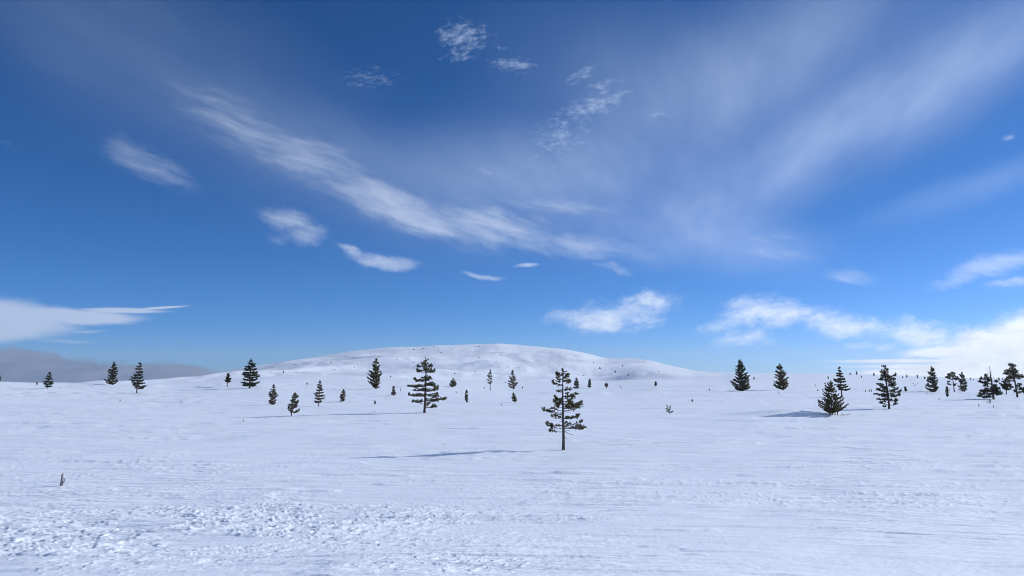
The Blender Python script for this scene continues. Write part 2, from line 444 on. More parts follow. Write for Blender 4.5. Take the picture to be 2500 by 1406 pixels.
# low cross-wind ribs of packed snow, strongest in patches
mpr = n_.new('ShaderNodeMapping'); mpr.inputs['Scale'].default_value = (0.42, 1.7, 1.0); mpr.inputs['Rotation'].default_value = (0, 0, R(-6))
l_.new(geo.outputs['Position'], mpr.inputs[0])
nr = n_.new('ShaderNodeTexNoise'); nr.inputs['Scale'].default_value = 1.0; nr.inputs['Detail'].default_value = 5; nr.inputs['Roughness'].default_value = 0.62
l_.new(mpr.outputs[0], nr.inputs['Vector'])
npt = n_.new('ShaderNodeTexNoise'); npt.inputs['Scale'].default_value = 0.16; npt.inputs['Detail'].default_value = 2
l_.new(geo.outputs['Position'], npt.inputs['Vector'])
pr_ = n_.new('ShaderNodeMapRange'); pr_.interpolation_type = 'SMOOTHSTEP'
pr_.inputs[1].default_value = 0.36; pr_.inputs[2].default_value = 0.64; pr_.inputs[3].default_value = 0.2; pr_.inputs[4].default_value = 1.0
l_.new(npt.outputs[0], pr_.inputs[0])
bump2 = n_.new('ShaderNodeBump'); bump2.inputs['Distance'].default_value = 0.17
l_.new(pr_.outputs[0], bump2.inputs['Strength'])
l_.new(nr.outputs[0], bump2.inputs['Height']); l_.new(bump.outputs[0], bump2.inputs['Normal'])
l_.new(bump2.outputs[0], bs.inputs['Normal'])

me = build_mesh_grid('snow_ground', gx, gy, gz, True)
me.materials.append(snow)
ground = bpy.data.objects.new('snow_ground', me)
ground['kind'] = 'structure'
ground['label'] = 'wind-worked white snow plain rising to a rounded snowy fell'
col.objects.link(ground)

# ------------------------------------------------------------------ placing by ray
_rd = 6.0 * 1.006 ** np.arange(1010)
def hit(px, py):
    """the point of the ground seen at a pixel of the photograph"""
    v = px_dir(px, py)
    hl = math.hypot(v.x, v.y)
    def gap(r):
        return CAM_Z + v.z / hl * r - height(v.x / hl * r, v.y / hl * r)
    g = gap(_rd)
    below = np.nonzero(g <= 0)[0]
    if len(below) and below[0] > 0:
        r2 = np.linspace(_rd[below[0] - 1], _rd[below[0]], 24)
        g2 = gap(r2); r = r2[np.nonzero(g2 <= 0)[0][0]]
    else:
        r = _rd[np.argmin(g)]
    q = np.array([r])
    return Vector((v.x / hl * r, v.y / hl * r, float(height(v.x / hl * q, v.y / hl * q)[0]))), float(r * v.y / hl)

# ------------------------------------------------------------------ materials of the trees
def plain_mat(name, c0, c1, scale, rough=0.8, transl=0.0):
    m = bpy.data.materials.new(name)
    t, n, l, b = nodes_of(m)
    b.inputs['Roughness'].default_value = rough
    b.inputs['Specular IOR Level'].default_value = 0.2
    g = n.new('ShaderNodeNewGeometry')
    z = n.new('ShaderNodeTexNoise'); z.inputs['Scale'].default_value = scale; z.inputs['Detail'].default_value = 3
    l.new(g.outputs['Position'], z.inputs['Vector'])
    r = n.new('ShaderNodeValToRGB')
    r.color_ramp.elements[0].position = 0.35; r.color_ramp.elements[0].color = (*c0, 1)
    r.color_ramp.elements[1].position = 0.68; r.color_ramp.elements[1].color = (*c1, 1)
    l.new(z.outputs[0], r.inputs[0]); l.new(r.outputs[0], b.inputs['Base Color'])
    if transl:
        tr_ = n.new('ShaderNodeBsdfTranslucent'); mx = n.new('ShaderNodeMixShader'); mx.inputs[0].default_value = transl
        l.new(r.outputs[0], tr_.inputs[0]); l.new(b.outputs[0], mx.inputs[1]); l.new(tr_.outputs[0], mx.inputs[2])
        l.new(mx.outputs[0], n['Material Output'].inputs[0])
    return m
needle_dark = plain_mat('needles_dark_green', (0.034, 0.043, 0.022), (0.072, 0.078, 0.034), 2.2, 0.7, 0.35)
needle_olive = plain_mat('needles_olive', (0.062, 0.060, 0.024), (0.150, 0.122, 0.046), 2.6, 0.7, 0.45)
needle_brown = plain_mat('needles_brown_olive', (0.085, 0.072, 0.048), (0.170, 0.132, 0.080), 3.0, 0.75, 0.45)
needle_grey = plain_mat('needles_grey_hazed', (0.10, 0.095, 0.085), (0.20, 0.18, 0.155), 1.0, 0.8, 0.3)  # tiny far trees: base colour lightened to stand in for distance haze
bark = plain_mat('bark', (0.060, 0.048, 0.042), (0.115, 0.088, 0.070), 9.0, 0.9)
dead_wood = plain_mat('dead_wood', (0.10, 0.085, 0.075), (0.19, 0.165, 0.145), 12.0, 0.9)

# ------------------------------------------------------------------ mesh helpers
def mesh_obj(name, co, faces, mat, parent=None, smooth=False):
    me = bpy.data.meshes.new(name)
    co = np.asarray(co, np.float32); faces = np.asarray(faces, np.int32)
    k = faces.shape[1]; nf = len(faces)
    me.vertices.add(len(co)); me.vertices.foreach_set('co', co.ravel())
    me.loops.add(nf * k); me.loops.foreach_set('vertex_index', faces.ravel())
    me.polygons.add(nf)
    me.polygons.foreach_set('loop_start', (np.arange(nf) * k).astype(np.int32))
    me.polygons.foreach_set('loop_total', np.full(nf, k, np.int32))
    if smooth: me.polygons.foreach_set('use_smooth', np.ones(nf, bool))
    me.update(calc_edges=True)
    me.materials.append(mat)
    o = bpy.data.objects.new(name, me)
    col.objects.link(o)
    if parent is not None: o.parent = parent
    return o

def tube(pts, radii, sides=6):
    """tapered tube through points -> vertices, quads"""
    pts = np.asarray(pts, float); n = len(pts)
    tg = np.gradient(pts, axis=0); tg /= np.linalg.norm(tg, axis=1)[:, None] + 1e-9
    ref = np.array([0.31, 0.95, 0.05]) if abs(tg[0][2]) > 0.6 else np.array([0.0, 0.0, 1.0])
    vs = []
    for p, t, r in zip(pts, tg, radii):
        a = np.cross(t, ref); a /= np.linalg.norm(a) + 1e-9
        b = np.cross(t, a)
        for k in range(sides):
            an = 2 * math.pi * k / sides
            vs.append(p + r * (math.cos(an) * a + math.sin(an) * b))
    fs = []
    for i in range(n - 1):
        for k in range(sides):
            k2 = (k + 1) % sides
            fs.append((i * sides + k, i * sides + k2, (i + 1) * sides + k2, (i + 1) * sides + k))
    base = len(vs)
    vs.append(pts[-1] + tg[-1] * radii[-1])
    for k in range(sides):
        fs.append(((n - 1) * sides + k, (n - 1) * sides + (k + 1) % sides, base, base))
    return np.array(vs), np.array(fs)

def join(parts):
    vs = []; fs = []; o = 0
    for v, f in parts:
        vs.append(v); fs.append(f + o); o += len(v)
    return np.concatenate(vs), np.concatenate(fs)

def clean_quads(f):
    return f

def tufts(pos, dirs, length, width, blades, rng, spread=0.75):
    """needle brushes: narrow blades fanning round each shoot direction -> vertices, triangles"""
    pos = np.asarray(pos, float); dirs = np.asarray(dirs, float)
    n = len(pos)
    if n == 0:
        return np.zeros((0, 3)), np.zeros((0, 3), int)
    dirs = dirs / (np.linalg.norm(dirs, axis=1)[:, None] + 1e-9)
    P = np.repeat(pos, blades, 0); Dr = np.repeat(dirs, blades, 0)
    rnd = rng.normal(size=(n * blades, 3)); rnd /= np.linalg.norm(rnd, axis=1)[:, None]
    bd = Dr + spread * rnd; bd /= np.linalg.norm(bd, axis=1)[:, None] + 1e-9
    st = P + Dr * (rng.uniform(-0.45, 0.25, (n * blades, 1)) * length)
    L = length * rng.uniform(0.6, 1.15, (n * blades, 1))
    sd = np.cross(bd, rng.normal(size=(n * blades, 3))); sd /= np.linalg.norm(sd, axis=1)[:, None] + 1e-9
    w = width * rng.uniform(0.7, 1.25, (n * blades, 1))
    a = st - sd * w * 0.5; b = st + sd * w * 0.5; c_ = st + bd * L * 0.6 + sd * w * 0.55; e = st + bd * L; g = st + bd * L * 0.6 - sd * w * 0.55
    V = np.stack([a, b, c_, e, g], 1).reshape(-1, 3)
    k = np.arange(n * blades)[:, None] * 5
    Fq = np.concatenate([k + np.array([[0, 1, 2]]), k + np.array([[0, 2, 4]]), k + np.array([[4, 2, 3]])], 0)
    return V, Fq

def curve_pts(p0, p1, sag, n=6):
    p0 = np.asarray(p0, float); p1 = np.asarray(p1, float)
    s = np.linspace(0, 1, n)[:, None]
    q = p0 + (p1 - p0) * s
    q[:, 2] -= (sag * 4 * s * (1 - s))[:, 0]
    return q

def tree_root(name, loc, label, cat, group=None):
    o = bpy.data.objects.new(name, None)
    o.empty_display_size = 0.3
    o.location = loc
    o['label'] = label; o['category'] = cat
    if group: o['group'] = group
    col.objects.link(o)
    return o

BENDS = {}
def trunk_line(H, top_dx, rng, wob=0.012, n=9):
    s = np.linspace(0, 1, n)
    x = top_dx * s ** 1.2 + wob * H * np.cumsum(rng.normal(size=n)) * 0.35 * (s > 0)
    x -= (x[-1] - top_dx) * s
    y = wob * H * np.cumsum(rng.normal(size=n)) * 0.35 * s
    return np.stack([x, y, s * H], 1)

def on_trunk(line, z):
    return np.array([np.interp(z, line[:, 2], line[:, 0]), np.interp(z, line[:, 2], line[:, 1]), z])

def quad_to_obj(name, parts, mat, parent, smooth=True):
    v, f = join(parts)
    me = bpy.data.meshes.new(name)
    faces = [tuple(q) if q[2] != q[3] else tuple(q[:3]) for q in f.tolist()]
    me.from_pydata(v.tolist(), [], faces)
    if smooth: me.polygons.foreach_set('use_smooth', np.ones(len(faces), bool))
    me.materials.append(mat)
    o = bpy.data.objects.new(name, me)
    col.objects.link(o)
    o.parent = parent
    return o

def profile_tree(name, label, base, top, prof, mat=None, style='spruce', dens=1.0, stems=None, trunk_w=None, seed=0, group='conifers on the snow plain', cat='tree', parts=True, bark_mat=None, shrink=0.3):
    """a conifer whose outline runs through prof = [(py, left px, right px), ...] from top to bottom"""
    rng = np.random.RandomState(seed + 17)
    mat = mat or needle_dark
    loc, dep = hit(*base)
    s = dep / F_PX                        # metres per photo pixel
    H = (base[1] - top[1]) * s
    root = tree_root(name, loc, label, cat, group)
    pxm = dep / 788.0
    tdx = (top[0] - base[0]) * s
    line = trunk_line(H, tdx, rng)
    tw = (trunk_w or max(2.0, 0.045 * (base[1] - top[1]))) * s
    rad = np.interp(np.linspace(0, 1, len(line)), [0, 0.06, 1], [tw * 0.62, tw * 0.5, tw * 0.06])
    ln = line.copy(); ln[0, 2] -= 0.12
    quad_to_obj('trunk', [tube(ln, rad, 8)], bark_mat or bark, root)
    trunk = root.children[-1] if root.children else None
    lines = [(line, 1.0)]
    if stems:
        for (bx, tx, ty) in stems:
            l2 = trunk_line((base[1] - ty) * s, (tx - base[0]) * s, rng)
            l2[:, 0] += (bx - base[0]) * s * (1 - np.linspace(0, 1, len(l2)))
            l2[:, 1] += rng.uniform(-0.15, 0.15)
            l2[0, 2] -= 0.12
            quad_to_obj('stem', [tube(l2, rad * 0.7, 6)], bark_mat or bark, root)
            lines.append((l2, 0.6))
    prof = sorted(prof)
    pz = np.array([(base[1] - p[0]) * s for p in prof])[::-1]
    pl = np.array([(base[0] - p[1]) * s for p in prof])[::-1]
    pr = np.array([(p[2] - base[0]) * s for p in prof])[::-1]
    z0, z1 = pz[0], pz[-1]
    span = z1 - z0
    lt = min(max(0.10, 1.25 * pxm), 0.24 * H); wd = lt * 0.24
    nw = int(np.clip(span / (1.9 * lt), 5, 17))
    pos = []; dirs = []; branches = []
    for i in range(nw):
        zi = z0 + span * (i + 0.35 + 0.3 * rng.rand()) / nw
        k = 7 if style != 'sparse' else 5
        a0 = rng.rand() * 6.28
        for j in range(k):
            an = a0 + j * 2 * math.pi / k + rng.uniform(-0.35, 0.35)
            if style == 'sparse' and rng.rand() < 0.2: continue
            ca, sa = math.cos(an), math.sin(an)
            zt = zi + rng.uniform(-1, 1) * (0.28 if style == 'spruce' else 0.55) * span / nw
            eL = np.interp(zt, pz, pl); eR = np.interp(zt, pz, pr)
            cx = on_trunk(line, zi)
            lat = (eR - cx[0]) if ca > 0 else (eL + cx[0])
            mean = 0.5 * (eL + eR)
            Lh = abs(ca) * max(lat, 0.02) + (1 - abs(ca)) * mean
            Lh = Lh * rng.uniform(0.72, 1.04) - shrink * lt
            if Lh < 0.4 * lt: Lh = 0.4 * lt
            lift = {'spruce': 0.10, 'pine': 0.42, 'sparse': 0.38, 'up': 0.6}[style] * Lh * rng.uniform(0.5, 1.3)
            st = on_trunk(line, max(zt - lift, 0.02 * H if z0 > 0 else 0.0))
            tip = np.array([cx[0] + ca * Lh, cx[1] + sa * Lh, zt + 0.25 * lift * 0])
            bp = curve_pts(st, tip, 0.10 * Lh, 6)
            branches.append((bp, max(0.006, tw * 0.16 * (Lh / (max(pl.max(), pr.max()) + 1e-6)) ** 0.7)))
            m = max(2, int(dens * 2.6 * Lh / lt))
            for q in range(m):
                f = 0.22 + 0.78 * ((q + rng.rand()) / m)
                p = np.array([np.interp(f, np.linspace(0, 1, 6), bp[:, c2]) for c2 in range(3)])
                wid = 0.20 * Lh * math.sin(math.pi * min(1.0, 0.25 + 0.72 * f)) + 0.15 * lt
                sidev = np.array([-sa, ca, 0.0])
                off = rng.uniform(-1, 1)
                p = p + sidev * off * wid + np.array([0, 0, rng.uniform(-0.25, 0.35) * lt])
                dr = np.array([ca, sa, 0.1]) * 0.8 + sidev * off * 0.8 + np.array([0, 0, {'spruce': 0.15, 'pine': 0.6, 'sparse': 0.55, 'up': 0.8}[style]])
                pos.append(p); dirs.append(dr)
    # leading shoots
    for l2, kk in lines:
        for q in range(int(6 * kk) + 2):
            zz_ = l2[-1, 2] - rng.rand() * 0.10 * H
            p = on_trunk(l2, zz_)
            pos.append(p + rng.normal(size=3) * 0.12 * lt); dirs.append(np.array([rng.normal() * 0.35, rng.normal() * 0.35, 1.0]))
    V, Fq = tufts(pos, dirs, lt, wd, 9, rng, 0.8)
    mesh_obj('crown', V, Fq, mat, root)
    if parts and (base[1] - top[1]) >= 55:
        tr = next(o for o in bpy.data.objects if o.parent == root and o.name.startswith('trunk'))
        for bp, r0 in branches:
            quad_to_obj('branch', [tube(bp, np.linspace(r0, r0 * 0.3, 6), 4)], bark_mat or bark, tr)
    else:
        quad_to_obj('limbs', [tube(bp, np.linspace(r0, r0 * 0.3, 6), 3) for bp, r0 in branches], bark_mat or bark, root)
    return root

def clump_tree(name, label, base, top, clumps, zoom, dead=(), mat=None, dens=1.0, trunk_w=6.0, seed=0, group='conifers on the snow plain', lift=0.13, depth=0.9):
    """a pine built from its foliage clumps: each hangs on a branch of its own"""
    rng = np.random.RandomState(seed + 91)
    mat = mat or needle_olive
    ox, oy, k = zoom
    loc, dep = hit(*base)
    s = dep / F_PX
    H = (base[1] - top[1]) * s
    root = tree_root(name, loc, label, 'tree', group)
    pxm = dep / 788.0
    line = trunk_line(H, (top[0] - base[0]) * s, rng, 0.006)
    tw = trunk_w * s
    rad = np.interp(np.linspace(0, 1, len(line)), [0, 0.05, 0.55, 1], [tw * 0.62, tw * 0.5, tw * 0.36, tw * 0.07])
    ln = line.copy(); ln[0, 2] -= 0.12
    tr = quad_to_obj('trunk', [tube(ln, rad, 10)], bark, root)
    lt = max(0.075, 0.95 * pxm); wd = lt * 0.24
    pos = []; dirs = []
    for (cx, cy, rx, ry) in clumps:
        X = (ox + cx / k - base[0]) * s; Z = (base[1] - (oy + cy / k)) * s
        RX = rx / k * s; RZ = ry / k * s
        ax = on_trunk(line, Z)
        lat = abs(X - ax[0])
        Rm = max(RX, RZ)
        Yc = rng.uniform(-1, 1) * (0.35 * lat + 0.5 * Rm) * depth
        st = on_trunk(line, max(Z - lift * rng.uniform(-0.6, 3.0) * lat - 0.3 * RZ, 0.08 * H))
        c0 = np.array([X, Yc, Z])
        outd = np.array([X - ax[0], Yc, 0.0]); outd /= np.linalg.norm(outd) + 1e-6
        bp = curve_pts(st, c0 + outd * 0.5 * RX, 0.06 * lat, 6)
        r0 = max(0.007, tw * 0.13 * (0.5 + lat / (0.3 * H)))
        quad_to_obj('branch', [tube(bp, np.linspace(r0, r0 * 0.35, 6), 5)], bark, tr)
        area = RX * RZ
        m = max(4, int(dens * 6.0 * area / (lt * lt)))
        tips = max(2, m // 5)
        cen = [rng.normal(size=3) * 0.42 for _ in range(tips)]        # shoots gather in little brushes
        for q in range(m):
            g = cen[rng.randint(tips)] + rng.normal(size=3) * 0.30
            gl = np.linalg.norm(g)
            if gl > 1.05: g = g / gl * (0.7 + 0.35 * rng.rand())
            p = c0 + g * np.array([RX * 1.04, 0.85 * Rm, RZ * 1.22])
            pos.append(p)
            dirs.append(outd * 0.6 + g * 0.7 + np.array([0, 0, 0.6]))
        for q in range(int(dens * lat / lt * 1.1)):
            f = 0.5 + 0.5 * rng.rand()
            p = np.array([np.interp(f, np.linspace(0, 1, 6), bp[:, c2]) for c2 in range(3)])
            pos.append(p + rng.normal(size=3) * 0.35 * lt); dirs.append(outd + np.array([rng.normal() * 0.5, rng.normal() * 0.5, 0.7]))
    for (x0, y0, x1, y1) in dead:
        p0 = np.array([(ox + x0 / k - base[0]) * s, 0, (base[1] - (oy + y0 / k)) * s])
        p1 = np.array([(ox + x1 / k - base[0]) * s, rng.uniform(-0.1, 0.1), (base[1] - (oy + y1 / k)) * s])
        quad_to_obj('dead_branch', [tube(curve_pts(p0, p1, 0.08 * np.linalg.norm(p1 - p0)), np.linspace(0.012, 0.004, 6), 5)], bark, tr)
    V, Fq = tufts(pos, dirs, lt, wd, 9, rng, 0.8)
    mesh_obj('crown', V, Fq, mat, root)
    return root

# ------------------------------------------------------------------ the trees that stand out
clump_tree('pine_tree', 'nearest tall slender pine with bare lower trunk and tufted olive crown, standing alone in front',
           (1375.5, 1097), (1375.7, 901), [
    (525,160,28,30),(455,195,30,28),(480,232,48,34),(540,230,48,58),(605,260,34,34),(440,275,34,24),(470,312,42,24),(522,300,40,30),(590,322,50,28),(622,300,20,38),
    (370,330,18,30),(400,360,34,18),(470,385,30,11),
    (450,470,24,28),(500,475,24,18),(560,450,14,11),(620,440,34,16),(575,500,18,14),
    (420,560,30,28),(400,610,34,34),(452,602,48,42),(430,682,58,38),(490,640,38,48),(580,572,34,30),(640,532,24,24),(730,510,30,25),(680,562,50,24),(590,632,48,38),(650,642,48,38),(620,702,68,32),(702,690,48,32),(560,690,38,34),(742,650,28,18),(792,650,44,28),(770,702,40,18),
    (260,740,50,24),(312,742,34,28),(362,715,24,11),
    (380,835,38,20),(430,826,38,24),(490,850,28,18),(580,845,34,28),(640,850,28,18),(712,850,38,32),(750,820,13,18),(790,902,14,18),
    (300,960,38,32),(352,972,42,42),(330,1032,38,18),(440,970,24,11),(600,945,38,16),(565,935,28,14),(740,975,28,18),(802,986,48,26),(840,1000,14,11)],
    (1290, 880, 6.11), dead=[(540,1050,620,1038),(545,1058,672,1105),(520,1145,488,1150),(545,1140,575,1160),(520,905,470,915),(535,770,700,760),(535,800,480,770)],
    mat=needle_olive, trunk_w=6.8, seed=1, group='pines standing in the open snow', dens=1.3)

clump_tree('pine_tree', 'broad layered pine left of centre, its lowest branch reaching out to the right',
           (1036, 1006), (1038.5, 876), [
    (510,160,20,25),(555,165,12,20),(500,192,45,20),(430,235,45,24),(370,300,38,34),(510,290,88,58),(620,300,48,38),(340,375,38,24),(400,410,88,22),(560,390,105,48),(650,410,58,34),(700,390,20,28),
    (450,545,48,14),(540,548,68,42),(620,556,38,34),(280,562,30,22),(330,602,48,32),(430,602,98,26),(520,592,78,28),
    (130,716,38,20),(210,716,48,26),(320,726,78,22),(430,712,98,28),(560,692,98,32),(640,672,58,38),(700,702,48,48),(770,742,33,48),
    (290,810,45,13),(380,802,68,18),(480,792,58,38),(600,810,98,28),(720,792,58,48),(750,872,28,28),
    (180,900,33,33),(260,915,48,26),(370,905,98,30),(500,912,58,30),(590,920,68,20),(720,932,78,42),
    (260,1050,33,33),(330,1042,58,30),(420,1032,48,24),(640,1030,128,16),(740,1012,98,36),(880,990,68,32),(950,970,24,14),
    (550,1100,28,26),(545,1145,28,18),(690,1122,48,26),(740,1150,48,22),(600,1082,38,13)],
    (980, 860, 8.786), mat=needle_olive, trunk_w=5.4, seed=2, group='pines standing in the open snow', dens=2.0)

clump_tree('pine_tree', 'dark full pine right of the bushy spruce clump, bare foot of trunk showing',
           (2171, 997), (2163, 892), [
    (1790,130,28,33),(1735,125,13,20),(1820,190,38,28),(1870,190,14,24),(1760,240,48,33),(1820,260,58,38),(1790,340,88,58),(1690,400,58,28),(1890,360,58,38),(1990,310,28,33),(1960,380,38,38),(1850,430,88,48),(1950,490,58,48),(1620,500,38,18),(1720,520,58,28),(1740,590,78,42),(1900,530,68,38),(1600,610,55,22),(1690,620,38,28),(2000,600,48,28),(2060,640,33,28),(1950,650,68,28),(1780,660,78,30),
    (1610,715,55,13),(1700,740,78,32),(1820,740,98,32),(1960,740,78,38),(2050,710,33,38),(1680,820,48,18),(1780,830,88,26),(1920,840,88,26),(2030,850,43,38),(1700,890,48,28),(1790,870,48,18),(1990,920,43,22),(1740,970,43,18)],
    (1960, 880, 8.786), mat=needle_dark, trunk_w=4.8, seed=3, group='pines standing in the open snow', dens=2.2)

clump_tree('pine_tree', 'leaning pine with layered crown at the far right edge',
           (2484.4, 968.6), (2475, 887), [
    (2060,500,40,30),(2110,510,35,30),(2070,560,55,30),(2120,600,50,30),(2010,600,60,22),(1990,640,50,20),(2080,650,90,35),(2010,700,40,20),(2150,680,60,30),(2210,690,30,25),(2090,720,80,18),(2190,720,30,18),(2060,765,40,12),(2200,820,40,22),(2150,860,40,18),(2060,870,50,18),(2190,900,50,25),(2100,940,35,22),(2180,960,30,18)],
    (2180, 820, 7.03), mat=needle_dark, trunk_w=4.4, seed=4, group='pines at the right edge', dens=2.6)

clump_tree('pine_tree', 'pine with a grey dead leader above its dark lower skirt, near the right edge',
           (2426, 973.6), (2420, 893), [
    (1630,670,25,25),(1620,720,45,25),(1640,760,50,28),(1610,800,55,25),(1630,840,45,25),(1560,780,25,14),(1510,730,22,25),(1520,780,25,15),
    (1600,900,50,18),(1570,940,60,20),(1650,940,70,25),(1740,900,50,40),(1790,860,50,35),(1820,910,40,35),(1740,960,60,35),(1810,970,45,35),(1580,985,60,22),(1640,985,60,20),(1520,1020,40,20),(1540,1045,30,10),(1640,1025,40,15),(1790,770,28,25),(1785,1000,35,15)],
    (2180, 820, 7.03), dead=[(1700,700,1615,540),(1705,660,1650,530),(1712,760,1620,640),(1715,780,1770,640),(1710,690,1745,610),(1705,620,1690,520),(1690,880,1540,690),(1725,890,1690,760),(1712,640,1725,560),(1700,900,1600,840)],
    mat=needle_dark, trunk_w=4.6, seed=5, group='pines at the right edge', dens=2.6)

clump_tree('pine_tree', 'thin flat-topped pine with open crown, left of a pair at right',
           (2330, 955), (2326.5, 907), [
    (1035,640,30,28),(1070,640,20,20),(1000,670,35,25),(1050,690,50,25),(950,710,30,18),(985,715,30,18),(1080,730,35,20),(1110,720,15,25),(1030,740,20,14),(980,780,30,12),(960,820,25,10),(1070,820,25,18),(1060,850,20,12)],
    (2180, 820, 7.03), mat=needle_dark, trunk_w=2.4, seed=6, group='pines at the right edge', dens=2.6)

G = 'spruces and pines on the snow plain'
profile_tree('spruce_tree', 'dense black-green broad spruce, leftmost of the big trees before the fell', (609, 947), (611, 876),
    [(878,609,613),(888,600,622),(895,597,627),(905,592,631),(915,591,633),(925,590,635),(931,583,638),(938,590,634),(941,596,628)], style='spruce', dens=1.7, seed=11, group=G, trunk_w=4.5)
profile_tree('spruce_tree', 'tall olive spruce with slim top, before the left flank of the fell', (917.6, 948.5), (917.6, 875.5),
    [(877,915,920),(885,908,926),(893,906,927),(901,908,926),(905,899,931),(913,895,932),(918,898,931),(924,893,929),(931,894,929),(938,905,926),(943,906,929)], mat=needle_olive, style='pine', dens=1.5, seed=12, group=G, trunk_w=3.4)
profile_tree('spruce_tree', 'dense dark spruce with wide skirt, left of two against blue sky at right', (1813.4, 953), (1808.8, 878),
    [(879,1806,1812),(890,1801,1818),(898,1796,1824),(908,1794,1825),(915,1792,1832),(925,1790,1832),(932,1782,1834),(940,1783,1834),(944,1781,1833),(948,1795,1826)], style='pine', dens=1.8, seed=13, group=G, trunk_w=4.5)
profile_tree('spruce_tree', 'ragged spruce with upswept branches, right of two against blue sky at right', (1912.8, 951), (1905.4, 888),
    [(889,1902,1908),(898,1894,1914),(908,1892,1919),(917,1892,1925),(925,1889,1925),(932,1887,1928),(939,1886,1928),(944,1898,1920)], mat=needle_olive, style='up', dens=1.3, seed=14, group=G, trunk_w=4.0)
profile_tree('spruce_tree', 'spruce with wide flat lowest whorl, left one of the left pair', (274, 938), (275.5, 884),
    [(885,273,278),(893,269,280),(900,263,286),(908,261,286),(914,263,284),(919,263,283),(922,262,285),(925,249,293),(929,255,289),(934,262,284)], style='pine', dens=1.3, seed=15, group=G, trunk_w=3.0)
profile_tree('spruce_tree', 'spruce with bare foot of trunk, right one of the left pair', (334, 958.6), (338.5, 884),
    [(885,337,340),(892,334,343),(898,325,344),(906,328,350),(912,328,347),(916,319,345),(922,316,355),(926,313,357),(930,319,350),(935,322,352),(940,322,357),(948,338,350)], style='spruce', dens=1.1, seed=16, group=G, trunk_w=2.6)
profile_tree('spruce_tree', 'small neat spruce alone near the left edge', (116.3, 947), (119, 908),
    [(909,117,121),(916,112,125),(922,110,126),(928,107,128),(934,104,129),(939,107,129),(944,112,125)], style='spruce', dens=1.3, seed=17, group=G, trunk_w=2.2)
profile_tree('pine_tree', 'little lollipop-shaped pine on thin bare trunk beside the black-green spruce', (554.6, 942.8), (556, 912),
    [(913,555,558),(918,552,561),(924,549,564),(928,548,565),(931,551,561)], style='pine', dens=1.5, seed=18, group=G, trunk_w=2.2)
profile_tree('spruce_sapling', 'young brownish spruce, left one of two standing close together on the left plain', (664, 987), (667, 940),
    [(941,665,669),(947,660,672),(953,657,673),(959,653,675),(963,656,679),(970,656,677),(977,655,675),(984,655,674)], mat=needle_brown, style='pine', dens=1.2, seed=19, group='young trees on the snow plain', trunk_w=2.2)
profile_tree('spruce_sapling', 'young brownish spruce on a crooked thin stem, nearest of the small trees at left', (710.5, 1015), (719, 958.6),
    [(960,714,722),(966,711,727),(972,709,730),(979,708,731),(985,706,729),(990,697,728),(996,699,728),(999,704,739),(1002,710,736)], mat=needle_brown, style='pine', dens=1.15, seed=20, group='young trees on the snow plain', trunk_w=2.2, stems=[(711, 715, 962)])
profile_tree('spruce_sapling', 'young pointed spruce on short bare stem, rightmost of the three small trees at left', (778, 990.5), (779, 929),
    [(930,777,781),(938,774,784),(946,772,786),(953,770,787),(960,764,790),(966,768,793),(972,765,793),(978,765,788),(982,770,784)], mat=needle_brown, style='spruce', dens=1.1, seed=21, group='young trees on the snow plain', trunk_w=2.2)
profile_tree('spruce_sapling', 'small spruce with one low branch to the left, below the slim-topped spruce', (835, 979), (838, 951),
    [(952,836,840),(958,831,843),(964,829,844),(970,829,844),(974,826,846),(977,831,842)], mat=needle_brown, style='pine', dens=1.1, seed=22, group='young trees on the snow plain', trunk_w=1.8)
profile_tree('spruce_sapling', 'squat snow-dusted sapling with thin spire, left of the broad layered pine', (960.5, 965), (961, 942.6),
    [(943,960,962),(949,959,963),(954,954,966),(958,954,968),(962,954,968)], mat=needle_brown, style='spruce', dens=1.0, seed=23, group='young trees on the snow plain', trunk_w=1.6)
profile_tree('pine_bush', 'low round pine bush on the crest right of the broad layered pine', (1106.6, 943), (1106, 925),
    [(926,1103,1110),(930,1100,1113),(934,1098,1114),(938,1096,1116),(941,1100,1113)], mat=needle_olive, style='pine', dens=0.9, seed=24, group='young trees on the snow plain', trunk_w=2.0, cat='bush')
profile_tree('pine_tree', 'slender pale pine with oval crown on a thin bare stem, on the crest', (1196.8, 952), (1196.5, 903),
    [(904,1195,1198),(909,1191,1200),(916,1188,1203),(924,1187,1204),(930,1186,1204),(934,1189,1201)], mat=needle_brown, style='sparse', dens=1.0, seed=25, group=G, trunk_w=1.9)
profile_tree('spruce_sapling', 'thin upright sapling right below the broad layered pine', (1139, 981), (1139, 952.7),
    [(953,1138,1140),(959,1135,1142),(966,1133,1145),(974,1134,1144),(979,1136,1143)], mat=needle_brown, style='up', dens=1.1, seed=26, group='young trees on the snow plain', trunk_w=1.8)
profile_tree('spruce_tree', 'pointed spruce with spreading lower branches on the crest, right of the slender pale pine', (1253.6, 949), (1251, 903.5),
    [(904,1250,1252),(912,1246,1255),(919,1243,1260),(926,1242,1259),(933,1239,1265),(939,1237,1264),(944,1243,1260)], mat=needle_brown, style='pine', dens=1.2, seed=27, group=G, trunk_w=2.4)
profile_tree('spruce_sapling', 'little fluffy sapling directly below the pointed spruce on the crest', (1256, 980.5), (1254, 959),
    [(960,1252,1256),(966,1250,1260),(972,1247,1262),(977,1250,1263)], mat=needle_brown, style='up', dens=1.0, seed=28, group='young trees on the snow plain', trunk_w=1.6)
profile_tree('spruce_sapling', 'small spruce half sunk behind the crest, just right of the nearest pine top', (1408, 947), (1407.5, 923),
    [(924,1406,1409),(930,1401,1413),(936,1400,1415),(942,1400,1413),(945,1398,1415)], mat=needle_dark, style='pine', dens=1.4, seed=29, group='young trees on the snow plain', trunk_w=2.0)
